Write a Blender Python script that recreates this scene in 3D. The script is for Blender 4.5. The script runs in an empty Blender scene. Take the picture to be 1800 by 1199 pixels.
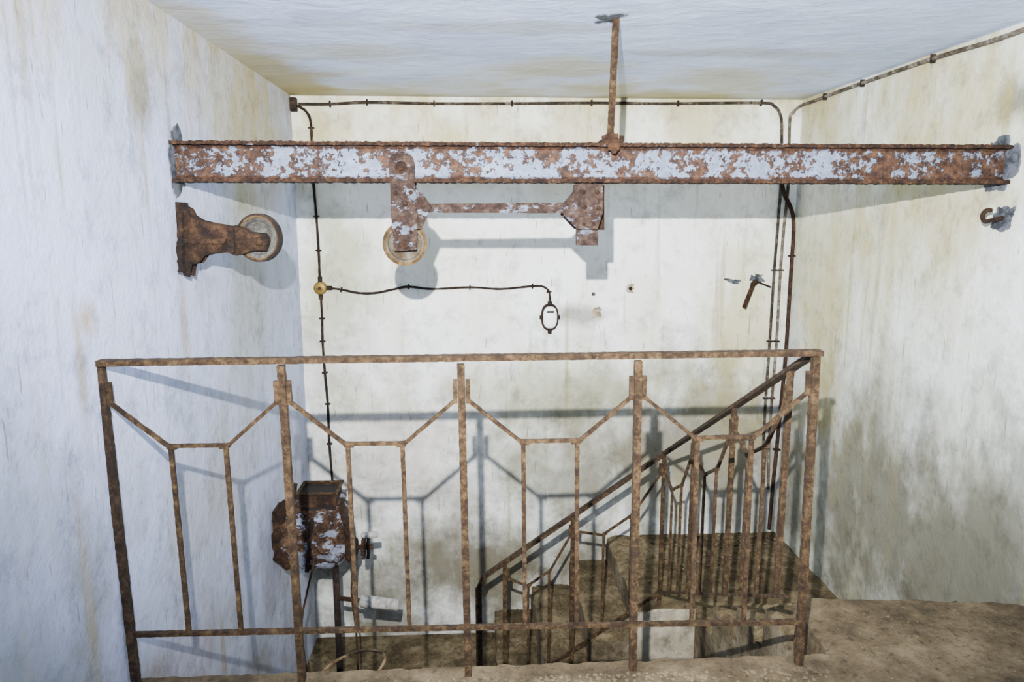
import bpy, bmesh, math, random
from mathutils import Vector, Matrix, noise
random.seed(7)
scene = bpy.context.scene
COL = scene.collection
# ------------------------------------------------------------------ survey
CAMZ = 1.42
PITCH = math.radians(9.7); YAW = math.radians(3.1); FPX = 1285.0
Fw = Vector((math.sin(YAW)*math.cos(PITCH), math.cos(YAW)*math.cos(PITCH), -math.sin(PITCH)))
Rt = Vector((math.cos(YAW), -math.sin(YAW), 0)); Upv = Rt.cross(Fw)
C0 = Vector((0, 0, CAMZ))
def S(u, v, axis, val):
    """survey point: sight line met with a real plane of the room"""
    d = Rt*((u-900)/FPX) + Upv*(-(v-599.5)/FPX) + Fw
    t = (val-C0[axis])/d[axis]
    return C0 + d*t
XL, XR, YB, ZC = -1.06, 2.025, 4.55, 2.12
YR = 2.09     # railing plane
YBM = 2.75    # beam axis
ZL = -0.68; ZLOW = -1.36
# ------------------------------------------------------------------ materials
def nt(name):
    m = bpy.data.materials.new(name); m.use_nodes = True
    n = m.node_tree; n.nodes.clear()
    out = n.nodes.new('ShaderNodeOutputMaterial'); b = n.nodes.new('ShaderNodeBsdfPrincipled')
    n.links.new(b.outputs[0], out.inputs[0])
    b.inputs['Specular IOR Level'].default_value = .25
    return m, n, b
class G:
    def __init__(s, n):
        s.n = n; s.geo = n.nodes.new('ShaderNodeNewGeometry'); s.pos = s.geo.outputs['Position']
    def mapping(s, sc, rot=(0,0,0), loc=(0,0,0), src=None):
        m = s.n.nodes.new('ShaderNodeMapping'); m.inputs['Scale'].default_value = sc
        m.inputs['Rotation'].default_value = rot; m.inputs['Location'].default_value = loc
        s.n.links.new(src or s.pos, m.inputs['Vector']); return m.outputs[0]
    def noise(s, scale, detail=6, rough=.6, vec=None, dist=0):
        t = s.n.nodes.new('ShaderNodeTexNoise'); t.inputs['Scale'].default_value = scale
        t.inputs['Detail'].default_value = detail; t.inputs['Roughness'].default_value = rough
        t.inputs['Distortion'].default_value = dist
        s.n.links.new(vec or s.pos, t.inputs['Vector']); return t.outputs[0]
    def ramp(s, fac, stops):
        r = s.n.nodes.new('ShaderNodeValToRGB'); e = r.color_ramp.elements
        while len(e) < len(stops): e.new(.5)
        for el, (p, c) in zip(e, stops):
            el.position = p; el.color = (c if len(c) == 4 else (*c, 1)) if isinstance(c, tuple) else (c, c, c, 1)
        s.n.links.new(fac, r.inputs[0]); return r.outputs[0]
    def mix(s, fac, a, b, mode='MIX'):
        m = s.n.nodes.new('ShaderNodeMix'); m.data_type = 'RGBA'; m.blend_type = mode
        for idx, v in ((0, fac), (6, a), (7, b)):
            if isinstance(v, (int, float)): m.inputs[idx].default_value = v
            elif isinstance(v, tuple): m.inputs[idx].default_value = (*v, 1)
            else: s.n.links.new(v, m.inputs[idx])
        return m.outputs[2]
    def math(s, op, a, b=0., clamp=False):
        m = s.n.nodes.new('ShaderNodeMath'); m.operation = op; m.use_clamp = clamp
        for i, v in enumerate((a, b)):
            if isinstance(v, (int, float)): m.inputs[i].default_value = v
            else: s.n.links.new(v, m.inputs[i])
        return m.outputs[0]
    def axis(s, i):
        x = s.n.nodes.new('ShaderNodeSeparateXYZ'); s.n.links.new(s.pos, x.inputs[0]); return x.outputs[i]
    def maprange(s, v, a, b):
        m = s.n.nodes.new('ShaderNodeMapRange'); m.inputs[1].default_value = a; m.inputs[2].default_value = b
        s.n.links.new(v, m.inputs[0]); return m.outputs[0]
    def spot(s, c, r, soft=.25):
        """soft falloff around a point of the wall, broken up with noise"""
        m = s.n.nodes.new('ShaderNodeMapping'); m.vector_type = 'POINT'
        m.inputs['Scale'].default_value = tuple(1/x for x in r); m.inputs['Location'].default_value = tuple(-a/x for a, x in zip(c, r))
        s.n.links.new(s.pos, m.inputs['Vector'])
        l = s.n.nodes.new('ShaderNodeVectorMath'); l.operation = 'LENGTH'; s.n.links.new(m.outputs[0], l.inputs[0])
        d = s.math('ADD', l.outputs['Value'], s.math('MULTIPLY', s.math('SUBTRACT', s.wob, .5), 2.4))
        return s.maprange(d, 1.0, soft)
    def bump(s, bsdf, h, strength=.3, dist=.01):
        b = s.n.nodes.new('ShaderNodeBump'); b.inputs['Strength'].default_value = strength
        b.inputs['Distance'].default_value = dist
        s.n.links.new(h, b.inputs['Height']); s.n.links.new(b.outputs[0], bsdf.inputs['Normal'])

YEL = (.38,.32,.085); BRN = (.13,.11,.065); RST = (.20,.10,.03); GRY = (.13,.135,.11); OLV = (.25,.25,.12)
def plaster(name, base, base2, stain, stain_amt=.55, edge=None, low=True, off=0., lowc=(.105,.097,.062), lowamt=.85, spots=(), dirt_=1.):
    m, n, b = nt(name); g = G(n)
    g.wob = g.noise(1.0, 8, .66, g.mapping((3.0,3.0,1.9), loc=(off,2,off)))
    big = g.ramp(g.noise(1.3, 8, .60, g.mapping((1,1,1), loc=(off,off,off))), [(.38, base2), (.58, base)])
    st = g.ramp(g.noise(1.0, 7, .60, g.mapping((4.0,4.0,.8), loc=(off*2,3,1))), [(.50, 0.), (.68, 1.)])
    col = g.mix(g.math('MULTIPLY', st, stain_amt), big, stain)
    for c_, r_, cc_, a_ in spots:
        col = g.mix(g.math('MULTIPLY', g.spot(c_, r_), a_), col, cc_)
    dr = g.ramp(g.noise(1.0, 4, .55, g.mapping((16,16,.7), loc=(off,off,4))), [(.57, 0.), (.71, 1.)])
    dr = g.math('MULTIPLY', dr, g.ramp(g.noise(1.4, 3, .5, g.mapping((1,1,1), loc=(1,off,2))), [(.44, 0.), (.58, .6)]))
    col = g.mix(dr, col, (.28,.23,.09))
    if edge is not None:
        e = g.maprange(g.axis(2), ZC-edge, ZC+.10)
        e = g.math('MULTIPLY', e, g.ramp(g.noise(1., 7, .64, g.mapping((3,3,1.2), loc=(off,9,2))), [(.38, .1), (.56, 1.)]))
        col = g.mix(g.math('MULTIPLY', e, .9), col, (.36,.30,.08))
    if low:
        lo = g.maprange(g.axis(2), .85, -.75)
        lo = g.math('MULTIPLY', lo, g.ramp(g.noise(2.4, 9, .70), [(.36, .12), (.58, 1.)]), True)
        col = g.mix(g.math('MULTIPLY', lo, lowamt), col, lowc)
    mot = g.ramp(g.noise(8, 9, .75), [(.34, 1-.34*dirt_), (.50, 1.)])
    col = g.mix(1., col, mot, 'MULTIPLY')
    sp = g.ramp(g.noise(30, 6, .8, dist=.6), [(.65, 0.), (.70, 1.)])
    col = g.mix(g.math('MULTIPLY', sp, .6), col, (.12,.115,.09))
    for rot_, loc_ in (((.5,.6,.2),0), ((-.9,-1.0,.4),5)):
        scr = g.ramp(g.noise(1., 3, .6, g.mapping((60,60,5), rot=rot_, loc=(loc_,)*3)), [(.68, 0.), (.70, 1.)])
        col = g.mix(g.math('MULTIPLY', scr, .6), col, (.12,.12,.11))
    n.links.new(col, b.inputs['Base Color']); b.inputs['Roughness'].default_value = .85
    g.bump(b, g.noise(12, 8, .68), .5, .018)
    return m
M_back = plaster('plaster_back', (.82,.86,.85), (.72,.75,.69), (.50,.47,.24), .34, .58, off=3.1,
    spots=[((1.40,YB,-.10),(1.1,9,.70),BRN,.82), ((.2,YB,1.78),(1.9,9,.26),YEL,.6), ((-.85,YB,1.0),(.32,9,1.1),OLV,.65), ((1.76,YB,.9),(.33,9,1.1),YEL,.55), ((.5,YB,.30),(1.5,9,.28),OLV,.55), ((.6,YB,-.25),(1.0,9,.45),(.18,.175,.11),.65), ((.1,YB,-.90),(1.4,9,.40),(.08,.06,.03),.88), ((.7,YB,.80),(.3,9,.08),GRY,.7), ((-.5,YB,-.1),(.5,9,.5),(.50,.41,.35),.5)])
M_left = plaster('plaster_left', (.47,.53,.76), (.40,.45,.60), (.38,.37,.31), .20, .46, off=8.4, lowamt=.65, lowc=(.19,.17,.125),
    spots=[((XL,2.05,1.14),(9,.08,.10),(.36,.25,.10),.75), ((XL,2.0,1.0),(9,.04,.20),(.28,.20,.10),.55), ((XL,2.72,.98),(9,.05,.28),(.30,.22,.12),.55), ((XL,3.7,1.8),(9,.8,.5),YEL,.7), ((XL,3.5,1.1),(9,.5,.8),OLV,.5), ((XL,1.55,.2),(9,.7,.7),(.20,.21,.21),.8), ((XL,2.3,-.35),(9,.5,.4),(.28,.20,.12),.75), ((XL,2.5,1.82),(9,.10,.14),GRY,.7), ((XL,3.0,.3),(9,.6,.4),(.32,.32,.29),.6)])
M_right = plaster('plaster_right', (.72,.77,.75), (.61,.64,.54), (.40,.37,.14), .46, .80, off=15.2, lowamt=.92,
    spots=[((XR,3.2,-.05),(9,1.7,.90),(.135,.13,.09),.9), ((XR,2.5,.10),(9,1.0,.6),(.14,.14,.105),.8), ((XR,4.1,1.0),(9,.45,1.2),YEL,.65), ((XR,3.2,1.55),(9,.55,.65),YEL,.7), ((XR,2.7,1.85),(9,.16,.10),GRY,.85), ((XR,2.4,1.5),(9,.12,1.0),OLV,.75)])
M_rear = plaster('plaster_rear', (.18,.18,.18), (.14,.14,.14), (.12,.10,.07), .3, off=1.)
def ceiling_mat():
    m, n, b = nt('ceiling_plaster'); g = G(n)
    g.wob = g.noise(1.0, 6, .58, g.mapping((1.7,1.9,1), loc=(3,2,0)), .3)
    c = g.ramp(g.noise(1.4, 6, .55, g.mapping((1,1.2,1)), .8), [(.36, (.47,.58,.88)), (.6, (.60,.71,.98))])
    for c_, r_, cc_, a_ in (((.3,4.75,ZC),(3.2,.95,9),(.48,.45,.28),.75), ((.6,4.72,ZC),(2.9,.55,9),(.36,.32,.13),.75), ((-1.0,4.0,ZC),(.36,.95,9),(.36,.30,.11),.8), ((-1.05,3.0,ZC),(.24,.8,9),(.44,.40,.25),.7),
                           ((-.4,3.35,ZC),(.50,.26,9),(.45,.46,.40),.7), ((.45,3.7,ZC),(.45,.32,9),(.48,.47,.34),.75), ((1.3,3.9,ZC),(.5,.35,9),(.48,.47,.34),.75), ((.0,2.9,ZC),(.9,.12,9),(.36,.38,.42),.6), ((1.1,3.3,ZC),(.7,.12,9),(.36,.38,.42),.6)):
        c = g.mix(g.math('MULTIPLY', g.spot(c_, r_, .4), a_), c, cc_)
    rid = g.ramp(g.noise(1., 7, .60, g.mapping((3.5,5.5,1), rot=(0,0,.5)), .5), [(.34, .86), (.50, 1.)])
    c = g.mix(1., c, rid, 'MULTIPLY')
    sp = g.ramp(g.noise(26, 6, .8), [(.66, 0.), (.70, .6)]); c = g.mix(sp, c, (.22,.21,.19))
    n.links.new(c, b.inputs['Base Color']); b.inputs['Roughness'].default_value = .6
    g.bump(b, g.noise(1., 7, .62, g.mapping((5,7,5), rot=(0,0,.5)), .4), .32, .03)
    return m
M_ceil = ceiling_mat()
def dirt(name, a, bcol, c2, sc=6, speck=.4, bmp=.8, dk=.8):
    m, n, b = nt(name); g = G(n)
    c = g.ramp(g.noise(sc, 10, .74), [(.38, a), (.50, bcol), (.62, c2)])
    c = g.mix(g.ramp(g.noise(60, 4, .7), [(.60, 0.), (.68, speck)]), c, (.25,.20,.13))
    c = g.mix(g.ramp(g.noise(35, 4, .7), [(.36, dk), (.45, 0.)]), c, (.032,.024,.012))
    n.links.new(c, b.inputs['Base Color']); b.inputs['Roughness'].default_value = .95
    g.bump(b, g.noise(26, 9, .78), bmp, .02)
    return m
M_floor = dirt('dirty_concrete', (.042,.030,.015), (.095,.069,.036), (.165,.125,.070), 4.5, .35, .7, .7)
M_step = dirt('dirty_step', (.036,.026,.012), (.098,.073,.036), (.19,.15,.085), 5)
M_riser = dirt('dirty_riser', (.05,.039,.022), (.125,.10,.060), (.24,.20,.135), 4)
def rust(name, dark=(.007,.0025,.001), mid=(.028,.011,.004), light=(.072,.031,.012), sc=24, paint=None, pthr=.5, psc=9, bmp=1.):
    m, n, b = nt(name); g = G(n)
    c = g.ramp(g.noise(sc, 10, .8), [(.40, dark), (.5, mid), (.60, light)])
    c = g.mix(g.ramp(g.noise(sc*.35, 6, .7), [(.40, .6), (.54, 0.)]), c, dark)
    if paint:
        nn = g.noise(psc, 9, .70, g.mapping((.7,1,1.3)))
        if name == 'winch_paint':
            nn = g.math('ADD', nn, g.math('MULTIPLY', g.maprange(g.axis(2), -.36, -.20), .08))
            nn = g.math('ADD', nn, g.math('MULTIPLY', g.maprange(g.axis(0), -.95, -1.02), .06))
        f = g.ramp(nn, [(pthr-.014, 0.), (pthr+.014, 1.)])
        pc = g.ramp(g.noise(10, 8, .75), [(.40, tuple(x*.45 for x in paint)), (.58, paint)])
        c = g.mix(f, pc, c)
    n.links.new(c, b.inputs['Base Color']); b.inputs['Roughness'].default_value = .9
    g.bump(b, g.noise(sc*4, 8, .85), bmp, .006)
    return m
def beam_mat():
    m, n, b = nt('beam_web_paint'); g = G(n)
    c = g.ramp(g.noise(34, 10, .8), [(.40, (.009,.0035,.002)), (.5, (.033,.014,.007)), (.62, (.080,.040,.020))])
    f = g.math('MULTIPLY', g.noise(46, 8, .74), .52)
    f = g.math('ADD', f, g.math('MULTIPLY', g.noise(8, 5, .65), .48))
    x = g.axis(0)
    f = g.math('ADD', f, g.math('MULTIPLY', g.maprange(x, 1.1, 1.9), .04))
    f = g.math('ADD', f, g.math('MULTIPLY', g.maprange(x, -.85, -1.05), .05))
    z = g.math('ABSOLUTE', g.math('SUBTRACT', g.axis(2), 1.611))
    f = g.math('ADD', f, g.math('MULTIPLY', g.maprange(z, .044, .058), .08))
    k = g.ramp(f, [(.506, 0.), (.518, 1.)])
    pc = g.ramp(g.noise(16, 8, .8), [(.40, (.095,.115,.165)), (.58, (.155,.19,.27))])
    c = g.mix(k, pc, c)
    n.links.new(c, b.inputs['Base Color']); b.inputs['Roughness'].default_value = .75
    g.bump(b, g.math('ADD', g.math('MULTIPLY', k, .6), g.math('MULTIPLY', g.noise(90, 6, .8), .5)), .9, .006)
    return m
M_beam = beam_mat()
M_rail = rust('rail_rust', (.012,.0055,.002), (.043,.0235,.0085), (.100,.061,.026), 44)
M_post = rust('post_rust_dark', (.008,.004,.0015), (.026,.014,.006), (.062,.038,.017), 40)
M_rust = rust('dark_rust', (.006,.0022,.001), (.024,.010,.004), (.062,.028,.011))
M_cast = rust('cast_rust', (.004,.0018,.001), (.018,.008,.003), (.055,.027,.011), 15)
M_flange = rust('beam_flange_rust', (.006,.0025,.001), (.026,.011,.005), (.075,.037,.017), 34, (.20,.23,.31), .34, 22)
M_plate = rust('plate_paint', (.012,.006,.004), (.036,.020,.014), (.078,.050,.037), 32, (.16,.185,.25), .42, 22)
M_winch = rust('winch_paint', (.008,.0035,.002), (.040,.020,.010), (.11,.062,.032), 24, (.23,.255,.33), .535, 14)
M_wheel = rust('wheel_rust', (.030,.020,.010), (.080,.062,.038), (.14,.13,.10), 22)
M_rim = rust('rim_ochre', (.030,.015,.004), (.085,.045,.012), (.16,.095,.030), 22)
M_wheel2 = rust('wheel_grey', (.020,.016,.012), (.065,.062,.054), (.12,.125,.11), 18)
M_pipe = rust('pipe_old', (.010,.007,.005), (.04,.03,.02), (.14,.125,.095), 16)
M_cable = rust('cable_dark', (.005,.0035,.003), (.016,.009,.006), (.045,.027,.018), 22)
M_hose = rust('hose_brown', (.010,.005,.003), (.032,.016,.009), (.07,.038,.022), 14)
M_pipelight = rust('pipe_painted', (.03,.02,.012), (.11,.09,.065), (.24,.23,.20), 14)
def flat(name, c, rough=.6, metal=0., sc=20, var=.25):
    m, n, b = nt(name); g = G(n)
    col = g.ramp(g.noise(sc, 6, .7), [(.40, tuple(x*(1-var) for x in c)), (.57, c)])
    n.links.new(col, b.inputs['Base Color']); b.inputs['Roughness'].default_value = rough
    b.inputs['Metallic'].default_value = metal
    g.bump(b, g.noise(sc*2, 6, .7), .3, .004); return m
M_mortar = flat('dark_mortar', (.085,.095,.115), .9, 0, 22, .75)
M_porc = flat('porcelain', (.85,.88,.90), .25, 0, 8, .05)
M_brass = flat('aged_brass', (.20,.13,.03), .5, .4, 40, .6)
M_steel = flat('worn_steel', (.32,.31,.29), .5, .0, 30, .5)
M_black = flat('black_hole', (.010,.008,.006), .9)
M_rubble = flat('plaster_rubble', (.14,.105,.06), .9, 0, 9, .6)
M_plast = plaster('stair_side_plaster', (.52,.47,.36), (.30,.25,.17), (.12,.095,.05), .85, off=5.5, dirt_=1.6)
# ------------------------------------------------------------------ mesh building
class MB:
    def __init__(s): s.bm = bmesh.new()
    def hull_ring(s, rings, cap=True, closed=False):
        bm = s.bm; rs = [[bm.verts.new(p) for p in r] for r in rings]
        k = len(rs[0]); prs = list(zip(rs[:-1], rs[1:]))
        if closed: prs.append((rs[-1], rs[0]))
        for a, b in prs:
            for i in range(k):
                bm.faces.new((a[i], a[(i+1) % k], b[(i+1) % k], b[i]))
        if cap and not closed:
            bm.faces.new(rs[0][::-1]); bm.faces.new(rs[-1])
        return s
    def bar(s, p0, p1, w, d, ref=Vector((0,1,0)), jit=.0006, seg=.010):
        p0 = Vector(p0); p1 = Vector(p1); dr = (p1-p0); L = dr.length; dr.normalize()
        a = dr.cross(ref)
        if a.length < 1e-4: a = dr.cross(Vector((1,0,0)))
        a.normalize(); b = a.cross(dr).normalized()
        n = max(1, int(L/seg)) if jit else 1; rings = []
        for i in range(n+1):
            c = p0 + dr*(L*i/n)
            rings.append([c + a*(sx*w/2+random.uniform(-jit, jit)) + b*(sy*d/2+random.uniform(-jit, jit))
                          for sx, sy in ((-1,-1),(1,-1),(1,1),(-1,1))])
        return s.hull_ring(rings)
    def box(s, lo, hi):
        x0,y0,z0 = lo; x1,y1,z1 = hi
        return s.hull_ring([[(x0,y0,z0),(x1,y0,z0),(x1,y1,z0),(x0,y1,z0)], [(x0,y0,z1),(x1,y0,z1),(x1,y1,z1),(x0,y1,z1)]])
    def tube(s, pts, r, seg=10, jit=0., cap=True):
        pts = [Vector(p) for p in pts]; rings = []; prev = None
        for i, p in enumerate(pts):
            t = (pts[min(i+1, len(pts)-1)]-pts[max(i-1, 0)]).normalized()
            if prev is None:
                ref = Vector((0,0,1)) if abs(t.z) < .9 else Vector((0,1,0))
                a = t.cross(ref).normalized()
            else:
                a = (prev - t*prev.dot(t)).normalized()
            prev = a; b = t.cross(a); rr = r[i] if isinstance(r, (list, tuple)) else r
            rr += random.uniform(-jit, jit)
            rings.append([p + a*(math.cos(q)*rr) + b*(math.sin(q)*rr) for q in [2*math.pi*k/seg for k in range(seg)]])
        return s.hull_ring(rings, cap)
    def prism(s, pts, dv):
        dv = Vector(dv); return s.hull_ring([[Vector(p) for p in pts], [Vector(p)+dv for p in pts]])
    def lathe(s, c, axis, prof, seg=40):
        c = Vector(c); ax = Vector(axis).normalized()
        ref = Vector((0,0,1)) if abs(ax.z) < .9 else Vector((1,0,0))
        a = ax.cross(ref).normalized(); b = ax.cross(a); rings = []
        for k in range(seg):
            q = 2*math.pi*k/seg; d = a*math.cos(q)+b*math.sin(q)
            rings.append([c + d*r + ax*h for r, h in prof])
        return s.hull_ring(rings, closed=True)
    def disc(s, c, axis, r, h, seg=20, dome=.0):
        ax = Vector(axis).normalized(); c = Vector(c)
        pts = [c, c+ax*h]; rr = [r, r]
        if dome: pts += [c+ax*(h+dome*.6), c+ax*(h+dome)]; rr += [r*.75, r*.3]
        ref = Vector((0,0,1)) if abs(ax.z) < .9 else Vector((1,0,0))
        a = ax.cross(ref).normalized(); b = ax.cross(a)
        return s.hull_ring([[p + a*(math.cos(q)*k)+b*(math.sin(q)*k) for q in [2*math.pi*i/seg for i in range(seg)]] for p, k in zip(pts, rr)])
    def blob(s, c, e1, e2, nrm, rx, ry, th, seed=0, n=48, irr=.2):
        c = Vector(c); e1 = Vector(e1); e2 = Vector(e2); nrm = Vector(nrm); L = []
        for i in range(n):
            q = 2*math.pi*i/n
            k = 1+irr*noise.noise(Vector((math.cos(q)*1.6+seed, math.sin(q)*1.6, seed*3.1)))*1.5+irr*.6*noise.noise(Vector((math.cos(q)*6+seed, math.sin(q)*6, 1)))
            ex = 3.0
            cx = math.copysign(abs(math.cos(q))**(2/ex), math.cos(q)); sz = math.copysign(abs(math.sin(q))**(2/ex), math.sin(q))
            L.append((cx*rx*k, sz*ry*k))
        r0 = [c+e1*x+e2*y for x, y in L]; r1 = [c+e1*x*.96+e2*y*.96+nrm*th for x, y in L]; r2 = [c+e1*x*.4+e2*y*.4+nrm*th*1.1 for x, y in L]
        return s.hull_ring([r0, r1, r2])
    def obj(s, name, mat, parent=None, label=None, category=None, bevel=0., smooth=False, group=None, kind=None, base=False):
        bm = s.bm; bmesh.ops.recalc_face_normals(bm, faces=bm.faces)
        lo = Vector([min(v.co[i] for v in bm.verts) for i in range(3)]); hi = Vector([max(v.co[i] for v in bm.verts) for i in range(3)])
        o = (lo+hi)/2
        if parent is None: o.z = lo.z
        bmesh.ops.translate(bm, vec=-o, verts=bm.verts)
        me = bpy.data.meshes.new(name); bm.to_mesh(me); bm.free()
        if smooth:
            for p in me.polygons: p.use_smooth = True
        ob = bpy.data.objects.new(name, me); COL.objects.link(ob); ob.location = o
        for mm in (mat if isinstance(mat, (list, tuple)) else [mat]): me.materials.append(mm)
        if parent:
            ob.parent = parent; ob.matrix_parent_inverse = Matrix.Translation(-Vector(parent.location))
        if bevel:
            bv = ob.modifiers.new('bevel', 'BEVEL'); bv.width = bevel; bv.segments = 2; bv.limit_method = 'ANGLE'
        if label: ob['label'] = label
        if category: ob['category'] = category
        if group: ob['group'] = group
        if kind: ob['kind'] = kind
        return ob
def root(name, loc, label, category, group=None):
    e = bpy.data.objects.new(name, None); COL.objects.link(e); e.location = loc; e.empty_display_size = .05
    e['label'] = label; e['category'] = category
    if group: e['group'] = group
    return e
def smooth_path(pts, sub=6):
    pts = [Vector(p) for p in pts]; out = []
    for i in range(len(pts)-1):
        p0 = pts[max(i-1,0)]; p1 = pts[i]; p2 = pts[i+1]; p3 = pts[min(i+2, len(pts)-1)]
        for k in range(sub):
            t = k/sub
            out.append(.5*((2*p1)+(-p0+p2)*t+(2*p0-5*p1+4*p2-p3)*t*t+(-p0+3*p1-3*p2+p3)*t**3))
    out.append(pts[-1]); return out
def rough_loop(pts, step_, amp, seed):
    """resample a closed loop and roughen it in its own plane (XZ)"""
    out = []; n = len(pts)
    for i in range(n):
        a, b = Vector(pts[i]), Vector(pts[(i+1) % n]); k = max(1, int((b-a).length/step_))
        for j in range(k):
            p = a.lerp(b, j/k); w = noise.noise_vector(Vector((p.x*28+seed, p.z*28, seed)))
            out.append(p+Vector((w.x*amp, 0, w.z*amp)))
    return out
# ------------------------------------------------------------------ room shell
def wall(name, lo, hi, mat):
    return MB().box(lo, hi).obj(name, mat, kind='structure')
YN = -2.2
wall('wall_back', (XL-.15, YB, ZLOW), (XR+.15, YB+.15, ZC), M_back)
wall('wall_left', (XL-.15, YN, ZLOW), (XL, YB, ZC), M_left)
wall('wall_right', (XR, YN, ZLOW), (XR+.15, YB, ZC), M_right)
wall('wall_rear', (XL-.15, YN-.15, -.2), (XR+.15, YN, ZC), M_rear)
wall('ceiling', (XL-.15, YN-.15, ZC), (XR+.15, YB+.15, ZC+.15), M_ceil)
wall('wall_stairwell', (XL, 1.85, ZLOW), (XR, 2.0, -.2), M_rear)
wall('floor.001', (XL-.15, 1.85, ZLOW-.12), (XR+.15, YB+.15, ZLOW), M_step)
def jag(p0, p1, n, amp, seed):
    p0 = Vector(p0); p1 = Vector(p1); d = (p1-p0); nn = Vector((-d.y, d.x)).normalized(); o = []
    for i in range(n+1):
        t = i/n; o.append(p0+d*t+nn*((noise.noise(Vector((t*n*.35, seed, 0)))*amp+noise.noise(Vector((t*n*.9, seed, 3)))*amp*.5) if 0 < i < n else 0))
    return o
loop = [Vector((XL,YN)), Vector((XR,YN)), Vector((XR,2.40))] + jag((XR,2.42),(1.26,2.50),30,.014,3)[1:] + [Vector((1.215,2.485)), Vector((1.19,2.45))] + jag((1.18,2.43),(1.16,2.18),10,.012,5) + jag((1.15,2.15),(XL,2.14),110,.014,9)
bm = MB()
bm.hull_ring([[Vector((p.x,p.y,-.2)) for p in loop], [Vector((p.x,p.y,-.012)) for p in loop], [Vector((p.x, p.y-(.012 if p.y > 2.1 else 0), 0)) for p in loop]])
bm.obj('floor', M_floor, kind='structure')
# ------------------------------------------------------------------ staircase
XS = .88; run = .25; YS = 3.63; XF = 1.20
st = root('concrete_staircase', (XS, YS, ZLOW), 'dirty concrete stairs with a landing turning down along the wall', 'stairs')
def step(lo, hi, name='step'):
    lo = Vector(lo); hi = Vector(hi); b = MB(); b.box(lo, hi); B = b.bm
    es = [e for e in B.edges]
    bmesh.ops.subdivide_edges(B, edges=es, cuts=22, use_grid_fill=True)
    for v in B.verts:
        n_ = noise.noise_vector(v.co*9) + noise.noise_vector(v.co*30)*.5
        if v.co.z > hi.z-.01:
            v.co += Vector((n_.x*.016, n_.y*.018, n_.z*.005 - (.008 if n_.z > 0 else 0)))
            if v.co.x < lo.x+.03 or v.co.y < lo.y+.03: v.co.z -= .010+abs(n_.x)*.012
        v.co.x = max(min(v.co.x, XR-.001), XL+.001); v.co.y = min(v.co.y, YB-.001)
    B.normal_update()
    o = b.obj(name, [M_step, M_plast, M_riser], parent=st)
    for p in o.data.polygons:
        if abs(p.normal.z) < .5: p.material_index = 1 if (name == 'landing' and p.normal.y < -.5) else 2
    return o
step((XS, YS, ZLOW), (XR, YB, ZL), 'landing')
for i in range(3):
    z = ZL-.17*(i+1)
    step((XS-run*(i+1), YS, ZLOW), (XS-run*i-.001, YB, z))
step((XF, 3.35, ZLOW), (XR, YS-.001, ZL), 'landing')
for i, (y0, z) in enumerate(((3.05,-.51),(2.75,-.34),(2.53,-.17))):
    step((XF, y0, ZLOW), (XR, y0+(.30 if i < 2 else .22)-.001, z))
# ------------------------------------------------------------------ railings
def panel(parent, tl, tr, bl, br, ref, w=.013, so=.036, bw=.0125):
    tl, tr, bl, br = map(Vector, (tl, tr, bl, br))
    def P(s, h): return (tl.lerp(tr, s)).lerp(bl.lerp(br, s), h)
    for a in (.345, .655):
        MB().bar(P(a, .285), P(a, .995), bw, bw, ref).obj('baluster', M_rail, parent)
    for sg in (0, 1):
        f = (lambda s: s) if sg == 0 else (lambda s: 1-s)
        m = MB(); m.bar(P(f(so), .055), P(f(so), .14), w, .014, ref); m.bar(P(f(so), .13), P(f(.335), .288), .0105, .012, ref)
        m.bar(P(f(.325), .286), P(f(.38), .289), .014, .016, ref)
        m.obj('bracing_bar', M_rail, parent)
    MB().bar(P(.335, .285), P(.665, .285), .0105, .012, ref).obj('bracing_bar', M_rail, parent)
RY = Vector((0,1,0))
TL = S(168, 638, 1, YR); TR = S(1437, 620, 1, YR)
rr = root('guard_railing', (TL.x, YR, 0), 'rusty iron guard railing with angular bracing along the stairwell edge', 'railing')
posts = [((176,645),(240,1204)), ((494,642),(531,1195)), ((810,640),(823,1180)), ((1122,634),(1112,1172)), ((1434,625),(1404,1160))]
botv = [1117, 1110, 1103, 1097, 1092]
TP = []; BP = []
for (a, b), bv in zip(posts, botv):
    p = S(*a, 1, YR); q = S(*b, 1, YR); q2 = p.lerp(q, (p.z-0)/(p.z-q.z))
    q2.z = 0.0005
    MB().bar(p, q2, .0215, .022, RY, jit=.0008).obj('post', M_post if a[0] < 200 else M_rail, rr)
    zb = S(a[0], bv, 1, YR).z
    TP.append(p); BP.append(p.lerp(q2, (p.z-zb)/(p.z-q2.z)))
MB().bar(TL+Vector((-.012,0,0)), TR+Vector((.012,0,0)), .0165, .034, RY, jit=.0008).obj('top_rail', M_rail, rr)
mb = MB()
for i in range(4): mb.bar(BP[i], BP[i+1], .0115, .018, RY)
mb.obj('bottom_rail', M_rail, rr)
for i in range(4): panel(rr, TP[i], TP[i+1], BP[i], BP[i+1], RY)
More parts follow.
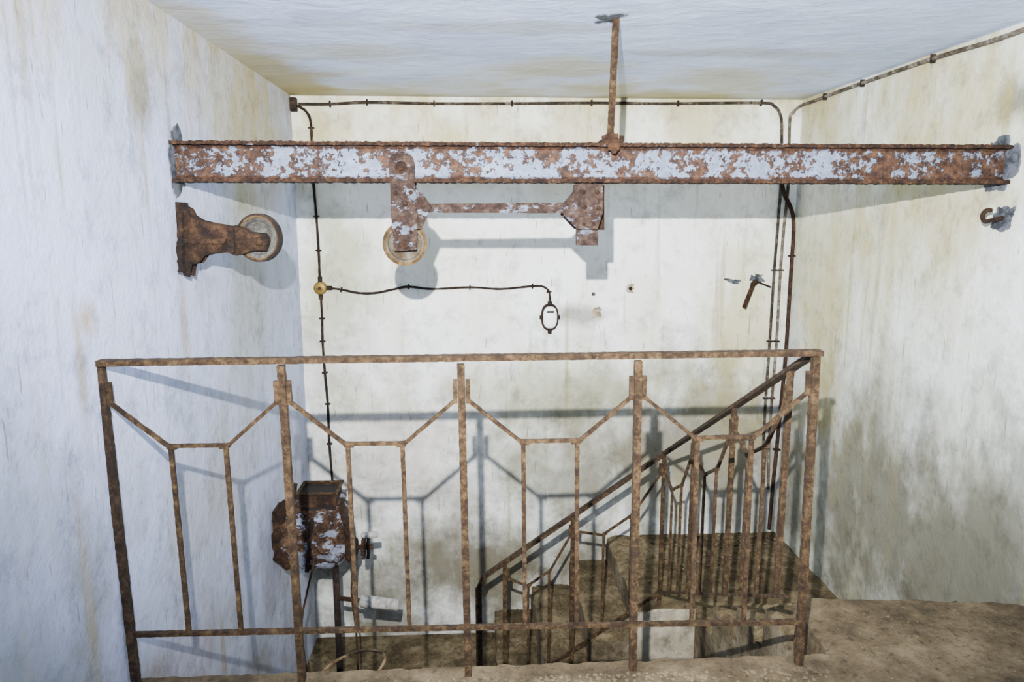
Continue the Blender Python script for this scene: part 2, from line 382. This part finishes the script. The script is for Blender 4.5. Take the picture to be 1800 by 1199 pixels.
# stair handrail
A0 = TR + Vector((0, .03, -.012)); A1 = S(1168, 797, 1, YS+.03); B1 = S(850, 1014, 1, YS+.03)
sr = root('stair_railing', (A1.x, A1.y, ZL), 'rusty iron stair handrail with slim balusters sloping down the steps', 'railing')
HR = .86
mb = MB()
e = S(841, 1034, 1, YS+.03)
mb.bar(A0, A1, .014, .030, Vector((0,0,1)).cross(A1-A0)); mb.bar(A1, B1, .020, .030, RY)
mb.bar(B1, e, .020, .028, RY)
mb.obj('handrail', M_post, sr)
MB().bar(e, Vector((e.x+.004,e.y,ZLOW+.0005)), .034, .026, RY, jit=.001).obj('end_post', M_post, sr)
refA = (A1-A0).cross(Vector((0,0,1))).normalized()
dn = Vector((0,0,-HR+.07))
def at(t): return A0.lerp(A1, t)
mb = MB(); mb.bar(at(.04)+dn, A1+dn, .012, .014, refA); mb.bar(A1+dn, B1+dn, .014, .014, RY); mb.obj('lower_rail', M_rail, sr)
ts = [.09, .39, .69, 1.0]
for t in ts:
    p = at(t); bot = dn if t < 1 else Vector((0,0,ZL-p.z+.0005))
    MB().bar(p, p+bot, .018, .018, refA, jit=.0008).obj('post', M_rail, sr)
for a, b in zip(ts[:-1], ts[1:]): panel(sr, at(a), at(b), at(a)+dn, at(b)+dn, refA, so=.05, bw=.011)
for t in (.5, .88):
    p = A1.lerp(B1, t); zz = ZL-.17*max(0, math.ceil((XS-p.x)/run)); zz = max(zz, ZLOW)
    MB().bar(p, Vector((p.x, p.y, zz+.0005)), .024, .02, RY, jit=.0008).obj('post', M_rail, sr)
for a, b in ((0,.5),(.5,.88)): panel(sr, A1.lerp(B1,a), A1.lerp(B1,b), A1.lerp(B1,a)+dn, A1.lerp(B1,b)+dn, RY, .018)
# ------------------------------------------------------------------ I-beam
zb0, zb1 = 1.540, 1.682
hw = .045; tf = .013; tw = .004
bmr = root('steel_i_beam', (.47, YBM, zb0), 'rusty steel I-beam with flaking pale blue paint spanning the walls', 'beam')
def xbar(y0, y1, z0, z1, jit, mat, name, n=420):
    rings = []
    for i in range(n+1):
        x = XL+.001 + (XR-XL-.002)*i/n
        j = lambda: random.uniform(-jit, jit)
        rings.append([(x,y0+j(),z0+j()),(x,y1+j(),z0+j()),(x,y1+j(),z1+j()),(x,y0+j(),z1+j())])
    return MB().hull_ring(rings).obj(name, mat, bmr)
xbar(YBM-hw, YBM+hw, zb1-tf, zb1, .0020, M_flange, 'top_flange')
xbar(YBM-hw, YBM+hw, zb0, zb0+tf, .0020, M_flange, 'bottom_flange')
rings = []
for i in range(2):
    x = (XL+.001, XR-.001)[i]
    prof = [(-tw,zb0+tf+.010),(-.014,zb0+tf+.001),(.014,zb0+tf+.001),(tw,zb0+tf+.010),(tw,zb1-tf-.010),(.014,zb1-tf-.001),(-.014,zb1-tf-.001),(-tw,zb1-tf-.010)]
    rings.append([(x, YBM+a, z) for a, z in prof])
MB().hull_ring(rings).obj('web', M_beam, bmr)
# hanger strut
hx = S(1073, 250, 1, YBM).x
hg = root('hanger_strut', (hx, YBM, zb1), 'rusty iron hanger bolted between the beam and the ceiling', 'bracket')
MB().bar((hx+.008,YBM,ZC-.001),(hx-.002,YBM,zb1+.03),.020,.008,RY,jit=.001).obj('rod', M_rail, hg)
MB().bar((hx+.021,YBM+.01,ZC-.001),(hx+.010,YBM+.01,zb1+.03),.005,.02,RY,jit=.0008).obj('rod', M_rail, hg)
MB().box((hx-.040,YBM-.052,zb1+.001),(hx+.040,YBM+.052,zb1+.012)).obj('clamp_plate', M_rust, hg, bevel=.002)
MB().box((hx-.020,YBM-.03,zb1+.0125),(hx+.024,YBM+.03,zb1+.034)).obj('clamp_block', M_rust, hg, bevel=.002)
MB().box((hx-.018,YBM-.053,zb1-.028),(hx+.024,YBM-.048,zb1+.0005)).obj('clamp_jaw', M_rust, hg, bevel=.002)
for dx in (-.032, .032):
    MB().disc((hx+dx,YBM-.045,zb1+.0125),(0,0,1),.009,.012,6).obj('bolt', M_rust, hg)
MB().disc((hx+.003,YBM-.053,zb1-.030),(0,-1,0),.012,.014,6,.004).obj('bolt', M_rust, hg)
def patch(nm, c, e1, e2, n_, rx, ry, th, seed, mat=M_mortar, irr=.2):
    return MB().blob(c, e1, e2, n_, rx, ry, th, seed, irr=irr).obj(nm, mat, kind='structure')
patch('trim_1', (hx-.01,YBM,ZC),(1,0,0),(0,1,0),(0,0,-1),.05,.06,.004,2, M_mortar, .6)
patch('trim_2', (XL,YBM+.01,1.62),(0,1,0),(0,0,1),(1,0,0),.07,.11,.003,4, irr=.3)
patch('trim_3', (XR,YBM+.01,1.61),(0,1,0),(0,0,1),(-1,0,0),.08,.10,.003,6, irr=.3)
# ------------------------------------------------------------------ pulley carriage on beam
YF = YBM-hw-.0025
def pxs(pts, y): return [S(u, v, 1, y) for u, v in pts]
pc = root('pulley_carriage', tuple(S(712, 428, 1, YBM)), 'rusty trolley with grooved wheel hanging from the beam', 'pulley trolley')
def wheel(c, R, name, parent, mat=M_wheel, w=.030, ax=(0,1,0), rim=None):
    h = w/2
    prof = [(R*.16,-h*.9),(R*.30,-h*.9),(R*.32,-h*.35),(R*.74,-h*.3),(R*.78,-h),(R,-h),(R*1.0,-h*.75),(R*.88,-h*.15),(R*.88,h*.15),(R*1.0,h*.75),(R,h),(R*.78,h),(R*.74,h*.3),(R*.32,h*.35),(R*.30,h*.9),(R*.16,h*.9)]
    return MB().lathe(c, ax, prof, 48).obj(name, mat, parent, smooth=False)
lp = [(683,288),(685,277),(694,268),(706,265),(718,268),(726,277),(729,288),(729,325),(733,346),(733,439),(693,441),(688,380),(686,322)]
MB().prism(rough_loop(pxs(lp, YF), .012, .0015, 1), (0,-.009,0)).obj('side_plate', M_plate, pc)
bk = [Vector((p.x, YBM+hw+.002, p.z)) for p in pxs(lp, YF)]
MB().prism(bk, (0,.009,0)).obj('side_plate', M_plate, pc, bevel=.0015)
gp = [(731,333),(744,342),(757,360),(752,378),(742,402),(728,404),(728,333)]
MB().prism(pxs(gp, YF+.010), (0,-.008,0)).obj('gusset_plate', M_plate, pc, bevel=.001)
bp = [(750,358),(1000,356),(1000,375),(750,374)]
MB().prism(rough_loop(pxs(bp, YF+.022), .015, .0015, 3), (0,-.009,0)).obj('tie_bar', M_plate, pc)
hp = [(990,362),(1012,336),(1014,323),(1059,323),(1059,374),(1050,403),(1014,403),(990,378)]
MB().prism(rough_loop(pxs(hp, YF+.010), .012, .0015, 2), (0,-.009,0)).obj('end_plate', M_plate, pc)
bk = [Vector((p.x, YBM+hw-.006, p.z)) for p in pxs(hp, YF+.01)]
MB().prism(bk, (0,.009,0)).obj('end_plate', M_plate, pc, bevel=.001)
MB().prism(pxs([(1012,400),(1049,398),(1049,431),(1012,431)], YBM+.0), (0,-.03,0)).obj('spacer_block', M_plate, pc, bevel=.002)
MB().prism(pxs([(1046,325),(1062,325),(1062,404),(1046,404)], YBM+.03), (0,-.006,0)).obj('strap', M_rust, pc)
wc = S(712, 428, 1, YBM)
wheel(wc, .080, 'wheel', pc)
MB().lathe(wc, (0,1,0), [(.0705,-.0165),(.0745,-.019),(.081,-.018),(.081,-.0125),(.0705,-.0148)], 48).obj('rim', M_rim, pc)
MB().tube([wc+Vector((0,-.062,0)), wc+Vector((0,.062,0))], .011, 12).obj('axle', M_rust, pc)
wt = S(705, 294, 1, YF-.009)
MB().disc(wt, (0,-1,0), .022, .004, 24).obj('washer', M_rust, pc)
MB().disc(wt+Vector((0,-.0045,0)), (0,-1,0), .013, .010, 6, .004).obj('bolt', M_rust, pc)
for (u, v, y, r) in [(695,340,YF-.009,.008),(722,338,YF-.009,.008),(712,358,YF-.009,.010),(722,408,YF-.009,.007),(700,408,YF-.009,.007),(712,432,YF-.009,.013),
                  (1026,338,YF+.001,.008),(1050,338,YF+.001,.009),(1028,364,YF+.001,.008),(1052,366,YF+.001,.008),(1026,394,YF+.001,.006),(1044,394,YF+.001,.006),(745,362,YF+.002,.006)]:
    MB().disc(S(u,v,1,y), (0,-1,0), r, .003, 14, .006).obj('rivet', M_rust, pc)
# ------------------------------------------------------------------ wall pulley bracket
YW = 2.72
wp = root('wall_pulley', tuple(Vector((XL, YW, 1.34))), 'heavily rusted iron bracket holding a pulley wheel off the wall', 'pulley')
mb = MB(); mb.prism(rough_loop([Vector((XL+.001,YW,z))+Vector((dx,0,0)) for dx,z in ((0,1.47),(.012,1.47),(.016,1.44),(.02,1.36),(.018,1.26),(.010,1.235),(0,1.235))], .012, .002, 5), (0,.09,0)); mb.obj('base_plate', M_cast, wp)
outer = [(309,364),(318,361),(327,366),(332,378),(348,388),(372,392),(398,398),(412,396),(428,400),(440,408),(466,410),(472,424),(466,442),(440,442),(428,447),(412,449),(398,444),(378,446),(356,451),(344,464),(333,466),(330,488),(320,486),(312,470)]
inn = rough_loop(pxs(outer, YW-.05), .008, .0045, 8)
for p in inn: p.x = max(p.x, XL+.004)
ct = pxs([(400,422)], YW-.05)[0]
rgs = [[Vector((p.x, p.y+dy+noise.noise(Vector((p.x*45,p.z*45,k*3)))*.006, ct.z+(p.z-ct.z)*k)) for p in inn] for dy, k in ((.001,.30),(.002,.50),(.005,.70),(.010,.88),(.016,.97),(.024,1.),(.032,.88))]
MB().hull_ring(rgs).obj('arm', M_cast, wp)
rgs = [[Vector((p.x, p.y+dy+.066, ct.z+(p.z-ct.z)*k)) for p in inn] for dy, k in ((0,.8),(.008,1.),(.018,.8))]
MB().hull_ring(rgs).obj('arm', M_cast, wp)
a = S(318, 424, 1, YW-.054); b = S(398, 424, 1, YW-.054)
MB().bar(a, b, .016, .024, RY, jit=.003, seg=.008).obj('rib', M_cast, wp)
MB().bar(S(321,478,1,YW-.05), S(319,372,1,YW-.05), .018,.04,RY,jit=.004,seg=.012).obj('rib', M_cast, wp)
MB().bar(S(406,402,1,YW-.054), S(408,444,1,YW-.054), .022,.024,RY,jit=.003,seg=.008).obj('collar', M_cast, wp)
wc2 = S(456, 418, 1, YW)
wheel(wc2, .080, 'wheel', wp, M_wheel2, .022, (.25,1,0))
MB().lathe(wc2+Vector((.0,.0,0)), (.25,1,0), [(.079,-.013),(.087,-.013),(.087,.012),(.079,.012)], 48).obj('rim', M_cable, wp)
MB().lathe(wc2, (.25,1,0), [(.074,-.0112),(.079,-.0135),(.079,-.0105),(.074,-.0105)], 48).obj('rim', M_rim, wp)
MB().disc(S(455,424,1,YW-.05), (0,-1,0), .016, .010, 6, .006).obj('axle_nut', M_cast, wp)
# ------------------------------------------------------------------ conduits
YC = YB-.014
def B(pts, y=YC, xm=XR-.014):
    o = [S(u, v, 1, y) for u, v in pts]
    for p in o: p.x = min(p.x, xm)
    return o
def Rw(pts, x=XR-.016): return [S(u, v, 0, x) for u, v in pts]
def conduit(name, pts, r, mat, label, clips=(), jit=.0, category='cable', wallax='y', sub=6):
    e = root(name, tuple(pts[-1]), label, category)
    path = smooth_path(pts, sub)
    MB().tube(path, r, 10, jit).obj('pipe' if category == 'pipe' else 'sheath', mat, e, smooth=True)
    for i in clips:
        p = pts[i]; q = pts[min(i+1, len(pts)-1)]; d = (q-p).normalized()
        if wallax == 'y' or abs(p.y-YC) < .01:
            side = d.cross(RY).normalized(); nrm = Vector((0,-1,0))
        else:
            side = d.cross(Vector((1,0,0))).normalized(); nrm = Vector((-1,0,0))
        mb = MB(); mb.bar(p-side*(r+.009), p+side*(r+.009), .009, r*2+.004, nrm, jit=0)
        mb.obj('clip', M_cable, e)
    return e
c1 = B([(524,183),(580,183),(645,180),(763,182),(900,182),(1040,181),(1145,182),(1192,182),(1338,181),(1360,186),(1371,200),(1374,225),(1373,320),(1367,400),(1361,475),(1353,600),(1346,700),(1342,780),(1340,860)])
conduit('conduit_pipe', c1, .009, M_pipe, 'thin old metal conduit running under the ceiling and down the wall', (1,2,3,4,5,7,8,14,15,16), category='pipe')
c2 = Rw([(1800,52),(1740,73),(1640,103),(1516,146),(1450,170),(1430,178)]) + B([(1408,186),(1394,198),(1388,215),(1386,320),(1378,400),(1372,475),(1365,600),(1357,700),(1352,780),(1350,860)])
conduit('conduit_pipe.001', c2, .009, M_pipelight, 'pale painted conduit following the ceiling edge and down the corner', (2,3,4,9,11,12,13), category='pipe', wallax='x')
c3 = B([(1374,310),(1376,330),(1380,345),(1388,360),(1394,380),(1397,410),(1396,450),(1391,530),(1383,620),(1374,700),(1365,790),(1357,870),(1352,930)], YB-.034, XR-.018)
conduit('conduit_pipe.002', c3, .0125, M_hose, 'thick dark brown pipe bending down beside the corner', (6,8,10), category='pipe')
c4 = B([(523,186),(536,194),(544,206),(547,225),(548,260),(551,320),(556,380),(560,440),(562,490)])
conduit('wall_cable', c4, .008, M_cable, 'dark cable dropping from ceiling corner to the junction box', (3,5,6,7), jit=.0012)
c5 = B([(564,518),(566,560),(567,600),(571,655),(576,710),(579,780),(583,830),(586,870)])
conduit('wall_cable.001', c5, .008, M_cable, 'dark cable running down the wall beside the corner', (1,2,3,4,5), jit=.0012)
c6 = B([(575,506),(600,509),(630,515),(660,515),(690,509),(718,504),(760,508),(826,505),(880,508),(936,503),(955,504),(965,513),(967,530)])
conduit('wall_cable.002', c6, .007, M_cable, 'sagging dark cable leading to the porcelain wall fitting', (1,5,7,9,11), jit=.0012)
mb = MB(); p = S(519,181,1,YC); mb.box((XL+.003, YB-.05, p.z-.05),(XL+.040, YB-.001, p.z+.028)); mb.obj('corner_box', M_cable, label='small dark grey box in the ceiling corner', category='junction box', bevel=.004)
jb = S(564,506,1,YB-.001)
e = root('junction_box', tuple(jb), 'round brass junction box on plaster with cables attached', 'junction box')
MB().disc(jb, (0,-1,0), .040, .026, 28, .012).obj('body', M_brass, e, bevel=.002)
MB().disc(jb+Vector((0,-.038,0)), (0,-1,0), .010, .006, 6).obj('screw', M_cable, e)
for d in ((1,0),(0,1),(0,-1)):
    dd = Vector((d[0],0,d[1])); mb = MB(); mb.tube([jb+Vector((0,-.014,0))+dd*.038, jb+Vector((0,-.014,0))+dd*.07], .014, 10)
    mb.obj('gland', M_cable, e)
pf = S(966,557,1,YB-.001)
e = root('wall_light_fitting', tuple(pf), 'white porcelain oval fitting in a rusty iron frame on the wall', 'light fitting')
def oval(c, rx, rz, rings, seg=32, ex=2.6):
    R = []
    for k, h in rings:
        r = []
        for i in range(seg):
            q = 2*math.pi*i/seg; cx = math.copysign(abs(math.cos(q))**(2/ex), math.cos(q)); sz = math.copysign(abs(math.sin(q))**(2/ex), math.sin(q))
            r.append(c+Vector((cx*rx*k, -h, sz*rz*k)))
        R.append(r)
    return R
MB().hull_ring(oval(pf,.055,.084,[(1,0),(1,.018),(.9,.022)])).obj('frame', M_cable, e)
MB().hull_ring(oval(pf,.044,.069,[(1,.02),(1,.034),(.88,.045),(.6,.052),(.2,.054)])).obj('cover', M_porc, e, smooth=True)
for lo, hi in [((pf.x+s_*.055-.009, pf.y-.03, pf.z-.014),(pf.x+s_*.055+.009, pf.y, pf.z+.014)) for s_ in (-1,1)]+[((pf.x-.012,pf.y-.03,pf.z-.105),(pf.x+.012,pf.y,pf.z-.078)),((pf.x-.014,pf.y-.03,pf.z+.078),(pf.x+.014,pf.y,pf.z+.10))]:
    MB().box(lo, hi).obj('lug', M_cable, e, bevel=.002)
MB().box((pf.x-.022,pf.y-.056,pf.z+.032),(pf.x+.022,pf.y-.046,pf.z+.044)).obj('slot', M_cable, e)
s1 = S(1332,496,1,YB-.001); s2 = S(1308,541,1,YB-.12)
e = root('wall_bracket', tuple(s1), 'short rusty flat iron sticking out from the plaster', 'bracket')
MB().bar(S(1330,494,1,YB), S(1322,502,1,YB-.05), .03, .016, RY, jit=.001).bar(S(1324,500,1,YB-.05), s2, .026, .010, RY, jit=.001).obj('strap', M_rust, e)
MB().tube([s1+Vector((0,-.01,0)), S(1355,505,1,YB-.015)], .006, 8).obj('pin', M_cable, e)
patch('trim_4', S(1292,494,1,YB),(1,0,0),(0,0,1),(0,-1,0),.045,.016,.003,12, irr=.8)
patch('trim_5', S(1332,490,1,YB),(1,0,0),(0,0,1),(0,-1,0),.038,.024,.003,15, irr=.8)
M_chip = flat('chipped_plaster', (.36,.30,.20), .9, 0, 26, .6)
patch('trim_6', S(1108,507,1,YB),(1,0,0),(0,0,1),(0,-1,0),.028,.026,.008,17, M_chip, .4)
MB().disc(S(1108,507,1,YB-.010),(0,-1,0),.012,.010,12).obj('wall_plug', M_black, label='small dark plug hole in the plaster wall', category='wall plug')
MB().disc(S(1043,517,1,YB-.001),(0,-1,0),.012,.008,12,.003).obj('wall_plug.001', M_mortar, label='small grey plug in the plaster wall', category='wall plug')
patch('trim_7', S(1050,549,1,YB),(1,0,0),(0,0,1),(0,-1,0),.03,.03,.003,21, M_chip, .6)
hk = S(1764,383,0,XR)
patch('trim_8', hk,(0,1,0),(0,0,1),(-1,0,0),.05,.045,.004,25, M_mortar, .5)
e = root('wall_hook', tuple(hk), 'rusty curved iron hook set into the plaster wall', 'hook')
hp_ = [hk, hk+Vector((-.05,0,-.01)), hk+Vector((-.072,-.005,-.014)), hk+Vector((-.088,-.01,-.004)), hk+Vector((-.092,-.012,.012)), hk+Vector((-.080,-.014,.028)), hk+Vector((-.062,-.014,.028))]
MB().tube(smooth_path(hp_,4), .0085, 10).obj('hook', M_rust, e, smooth=True)
# ------------------------------------------------------------------ hand winch at the left wall
YWN = 3.62
def W(u, v, y=YWN): return S(u, v, 1, y)
wn = root('hand_winch', tuple(Vector((W(560,1000).x, YWN+.1, ZLOW))), 'rusty open-topped hand winch with flaking blue paint on stand', 'winch')
body = [(506,892),(524,888),(560,887),(596,888),(601,905),(606,930),(612,955),(611,980),(602,998),(584,1009),(555,1013),(527,1010),(504,1000),(487,982),(478,955),(482,928),(492,906)]
P0 = rough_loop(pxs(body, YWN), .012, .012, 11); cc = sum(P0, Vector())/len(P0)
rg = [[Vector((cc.x+(p.x-cc.x)*k, YWN+dy+noise.noise(p*14+Vector((dy*30,0,0)))*.014, cc.z+(p.z-cc.z)*k)) for p in P0]
      for dy, k in ((.0,.2),(.003,.4),(.008,.58),(.016,.74),(.028,.86),(.045,.94),(.065,.98),(.10,1.0),(.18,1.0),(.22,.93))]
MB().hull_ring(rg).obj('housing', M_winch, wn, smooth=True)
fl = [(514,850),(522,853),(516,880),(504,902),(500,925),(502,950),(508,975),(516,998),(505,1004),(492,992),(480,985),(484,970),(474,960),(473,944),(480,935),(478,915),(486,905),(488,890),(498,880)]
MB().prism(rough_loop(pxs(fl, YWN+.03), .012, .007, 4), (0,.018,0)).obj('side_flange', M_cast, wn)
t0 = W(524,884); t1 = W(590,884); zt = W(560,870).z; zb_ = W(560,893).z
fx0, fx1, fy0, fy1 = t0.x, t1.x, YWN+.012, YWN+.18
mb = MB()
for lo, hi in (((fx0,fy0,zb_),(fx1,fy0+.006,zt-.004)),((fx0,fy1-.006,zb_),(fx1,fy1,zt)),((fx0,fy0+.006,zb_),(fx0+.006,fy1-.006,zt)),((fx1-.006,fy0+.006,zb_),(fx1,fy1-.006,zt))): mb.box(lo, hi)
mb.obj('inlet_frame', M_cast, wn)
MB().box((fx0+.0065,fy0+.0065,zb_-.02),(fx1-.0065,fy1-.0065,zt-.012)).obj('inlet_shade_fill', M_black, wn)  # black block just under the rim, standing in for the shade inside
mb = MB()
x0,x1,y0,y1 = fx0-.012,fx1+.012,fy0-.006,fy1+.012
i0,i1,j0,j1 = fx0+.003,fx1-.003,fy0+.006,fy1-.003
o4 = [(x0,y0),(x1,y0),(x1,y1),(x0,y1)]; i4 = [(i0,j0),(i1,j0),(i1,j1),(i0,j1)]
mb.hull_ring([[(a,b,z) for a,b in L] for L,z in ((o4,zt),(o4,zt+.007),(i4,zt+.007),(i4,zt))], closed=True)
mb.obj('inlet_rim', M_rail, wn)
for (u, v) in ((506,905),(488,930),(486,972),(505,994)):
    MB().disc(W(u,v,YWN+.03),(0,-1,0),.012,.012,6,.004).obj('bolt', M_cast, wn)
for (u, v) in ((538,905),(590,905),(545,998),(592,990)):
    MB().disc(W(u,v,YWN+.03),(0,-1,0),.009,.02,6,.004).obj('bolt', M_cast, wn)
MB().disc(W(572,958,YWN+.008), (0,-1,0), .046, .018, 28, .014).obj('bearing_cap', M_winch, wn)
MB().bar(W(548,915,YWN+.0), W(540,1004,YWN+.012), .018, .03, RY, jit=.002).obj('rib', M_cast, wn)
MB().bar(W(598,884,YWN+.06), W(618,945,YWN+.06), .018, .08, RY, jit=.003).obj('side_cover', M_cast, wn)
MB().lathe(W(610,962,YWN+.09), (1,0,0), [(.02,0),(.068,0),(.078,.01),(.078,.03),(.055,.04),(.045,.055),(.02,.055)], 26).obj('gear_case', M_cast, wn)
ax0 = W(622,962,YWN+.08)
MB().tube([ax0, ax0+Vector((.10,0,0))], .013, 12).obj('crank_shaft', M_rust, wn)
MB().bar(ax0+Vector((.075,0,-.06)), ax0+Vector((.08,-.02,.085)), .026, .014, Vector((1,0,0)), jit=.0015).obj('crank_arm', M_cast, wn)
gear = []
for i in range(56):
    q = 2*math.pi*i/56; r = .062 if (i//2) % 2 else .053
    gear.append(ax0+Vector((.045, math.cos(q)*r, math.sin(q)*r)))
MB().prism(gear, (.014,0,0)).obj('gear', M_rust, wn)
g0 = ax0+Vector((.045,-.02,.075)); MB().tube([g0, g0+Vector((.02,0,0)), g0+Vector((.085,0,.004))], [.012,.018,.016], 14).obj('crank_grip', M_steel, wn, smooth=True)
l0 = W(590,1004,YWN+.1)
MB().tube([(l0.x,l0.y,l0.z+.03),(l0.x,l0.y,ZLOW+.0145)], .018, 16).obj('stand_leg', M_cable, wn, smooth=True)
MB().box((l0.x-.09,l0.y-.09,ZLOW+.0005),(l0.x+.09,l0.y+.09,ZLOW+.014)).obj('base_plate', M_rust, wn, bevel=.002)
z_ = cc.z; MB().box((XL+.001,YWN+.06,z_-.13),(XL+.02,YWN+.2,z_+.13)).obj('wall_mount', M_rust, wn, bevel=.002)
MB().box((XL+.0205,YWN+.08,z_-.03),(cc.x-.1,YWN+.15,z_+.03)).obj('mount_arm', M_rust, wn, bevel=.002)
q0 = W(600,1052,YWN+.09); q1 = W(632,1056,YWN+.03); q2 = W(700,1064,YWN+.03)
MB().tube([Vector((l0.x,l0.y,q0.z)), q0, q1], .012, 12).obj('lower_shaft', M_rust, wn)
MB().tube([q1, q1.lerp(q2,.05), q2], [.018,.033,.030], 18).obj('lower_grip', M_steel, wn, smooth=True)
def wire(i, pts, lab, r=.0055, mat=M_rail):
    n_ = 'loose_wire' + ('' if i == 0 else '.%03d' % i)
    MB().tube(smooth_path(pts, 6), r, 8, .0006).obj(n_, mat, label=lab, category='wire', smooth=True)
wire(0, [W(622,975,YWN-.02),W(618,1040,YWN-.06),W(626,1110,YWN-.1),W(630,1190,YWN-.1),W(634,1230,YWN-.1)], 'rusty wire hanging down from the winch crank')
wire(1, [W(552,990,YWN-.03),W(540,1040,YWN-.06),W(530,1100,YWN-.1),W(538,1170,YWN-.1),W(548,1230,YWN-.1)], 'rusty wire hanging down below the winch housing')
M_wire = rust('wire_ochre', (.06,.04,.018), (.17,.11,.055), (.28,.20,.11), 30)
wire(2, [W(545,1215,2.7),W(572,1176,2.7),(W(615,1150,2.75)),(W(655,1143,2.75)),(W(677,1155,2.7)),W(664,1183,2.6),W(640,1215,2.6)], 'stiff curved rusty wire looping up in the stairwell', .006, M_wire)
# ------------------------------------------------------------------ rubble
def rubble(name, n, region, smin, smax, mat, label):
    mb = MB()
    for i in range(n):
        x, y, z = region(); r = random.uniform(smin, smax)
        k = 6; rings = []
        for h, q in ((0,.9),(.45,1.0),(.8,.55)):
            rings.append([(x+math.cos(a*1.047+i)*r*q*random.uniform(.7,1.2), y+math.sin(a*1.047+i)*r*q*random.uniform(.7,1.2), z+h*r*.8) for a in range(k)])
        mb.hull_ring(rings)
    mb.obj(name, mat, label=label, category='rubble', kind='stuff')
rubble('plaster_rubble', 460, lambda: (random.uniform(-.4, 1.12), 2.07-abs(random.gauss(0,.04)), 0), .002, .009, M_rubble, 'small crumbs of plaster along the broken floor edge')
rubble('plaster_rubble.001', 200, lambda: (random.uniform(1.25, XR-.02), random.uniform(1.6, 2.38), 0), .0015, .005, M_rubble, 'fine grit scattered on the dirty concrete floor')
rubble('plaster_rubble.002', 240, lambda: (random.uniform(XS+.05, XR-.05), YB-.03-abs(random.gauss(0,.25)), ZL+.002), .004, .014, M_rubble, 'crumbled plaster lying on the stair landing')
# ------------------------------------------------------------------ lights
def spot(loc, target, power, angle, blend, col, r):
    l = bpy.data.lights.new('torch_light', 'SPOT'); l.energy = power; l.spot_size = math.radians(angle); l.spot_blend = blend
    l.color = col; l.shadow_soft_size = r; o = bpy.data.objects.new('torch_light', l); COL.objects.link(o)
    o.location = loc; o.rotation_euler = (Vector(target)-Vector(loc)).to_track_quat('-Z','Y').to_euler(); return o
spot((-.10, 0, 1.74), (.72, 4.5, 1.45), 2600, 101, 1., (1., .985, .95), .012)
def area(loc, target, power, sx, sy, col):
    l = bpy.data.lights.new('added_fill_light', 'AREA'); l.shape = 'RECTANGLE'; l.size = sx; l.size_y = sy; l.energy = power; l.color = col
    o = bpy.data.objects.new('added_fill_light', l); COL.objects.link(o); o.location = loc
    o.rotation_euler = (Vector(target)-Vector(loc)).to_track_quat('-Z','Y').to_euler(); return o
area((.2, -.7, .75), (.2, 1.9, 2.8), 54, .8, .5, (.66,.76,1.))  # added bluish fill behind the camera, aimed up to brighten the ceiling
w = bpy.data.worlds.new('world'); scene.world = w; w.use_nodes = True
w.node_tree.nodes['Background'].inputs[0].default_value = (.5,.55,.65,1); w.node_tree.nodes['Background'].inputs[1].default_value = .3
# ------------------------------------------------------------------ camera
cd = bpy.data.cameras.new('camera'); cd.sensor_width = 36; cd.lens = FPX/1800*36; cd.clip_start = .02
co = bpy.data.objects.new('camera', cd); COL.objects.link(co); co.location = C0
co.rotation_euler = (math.pi/2-PITCH, 0, -YAW); scene.camera = co
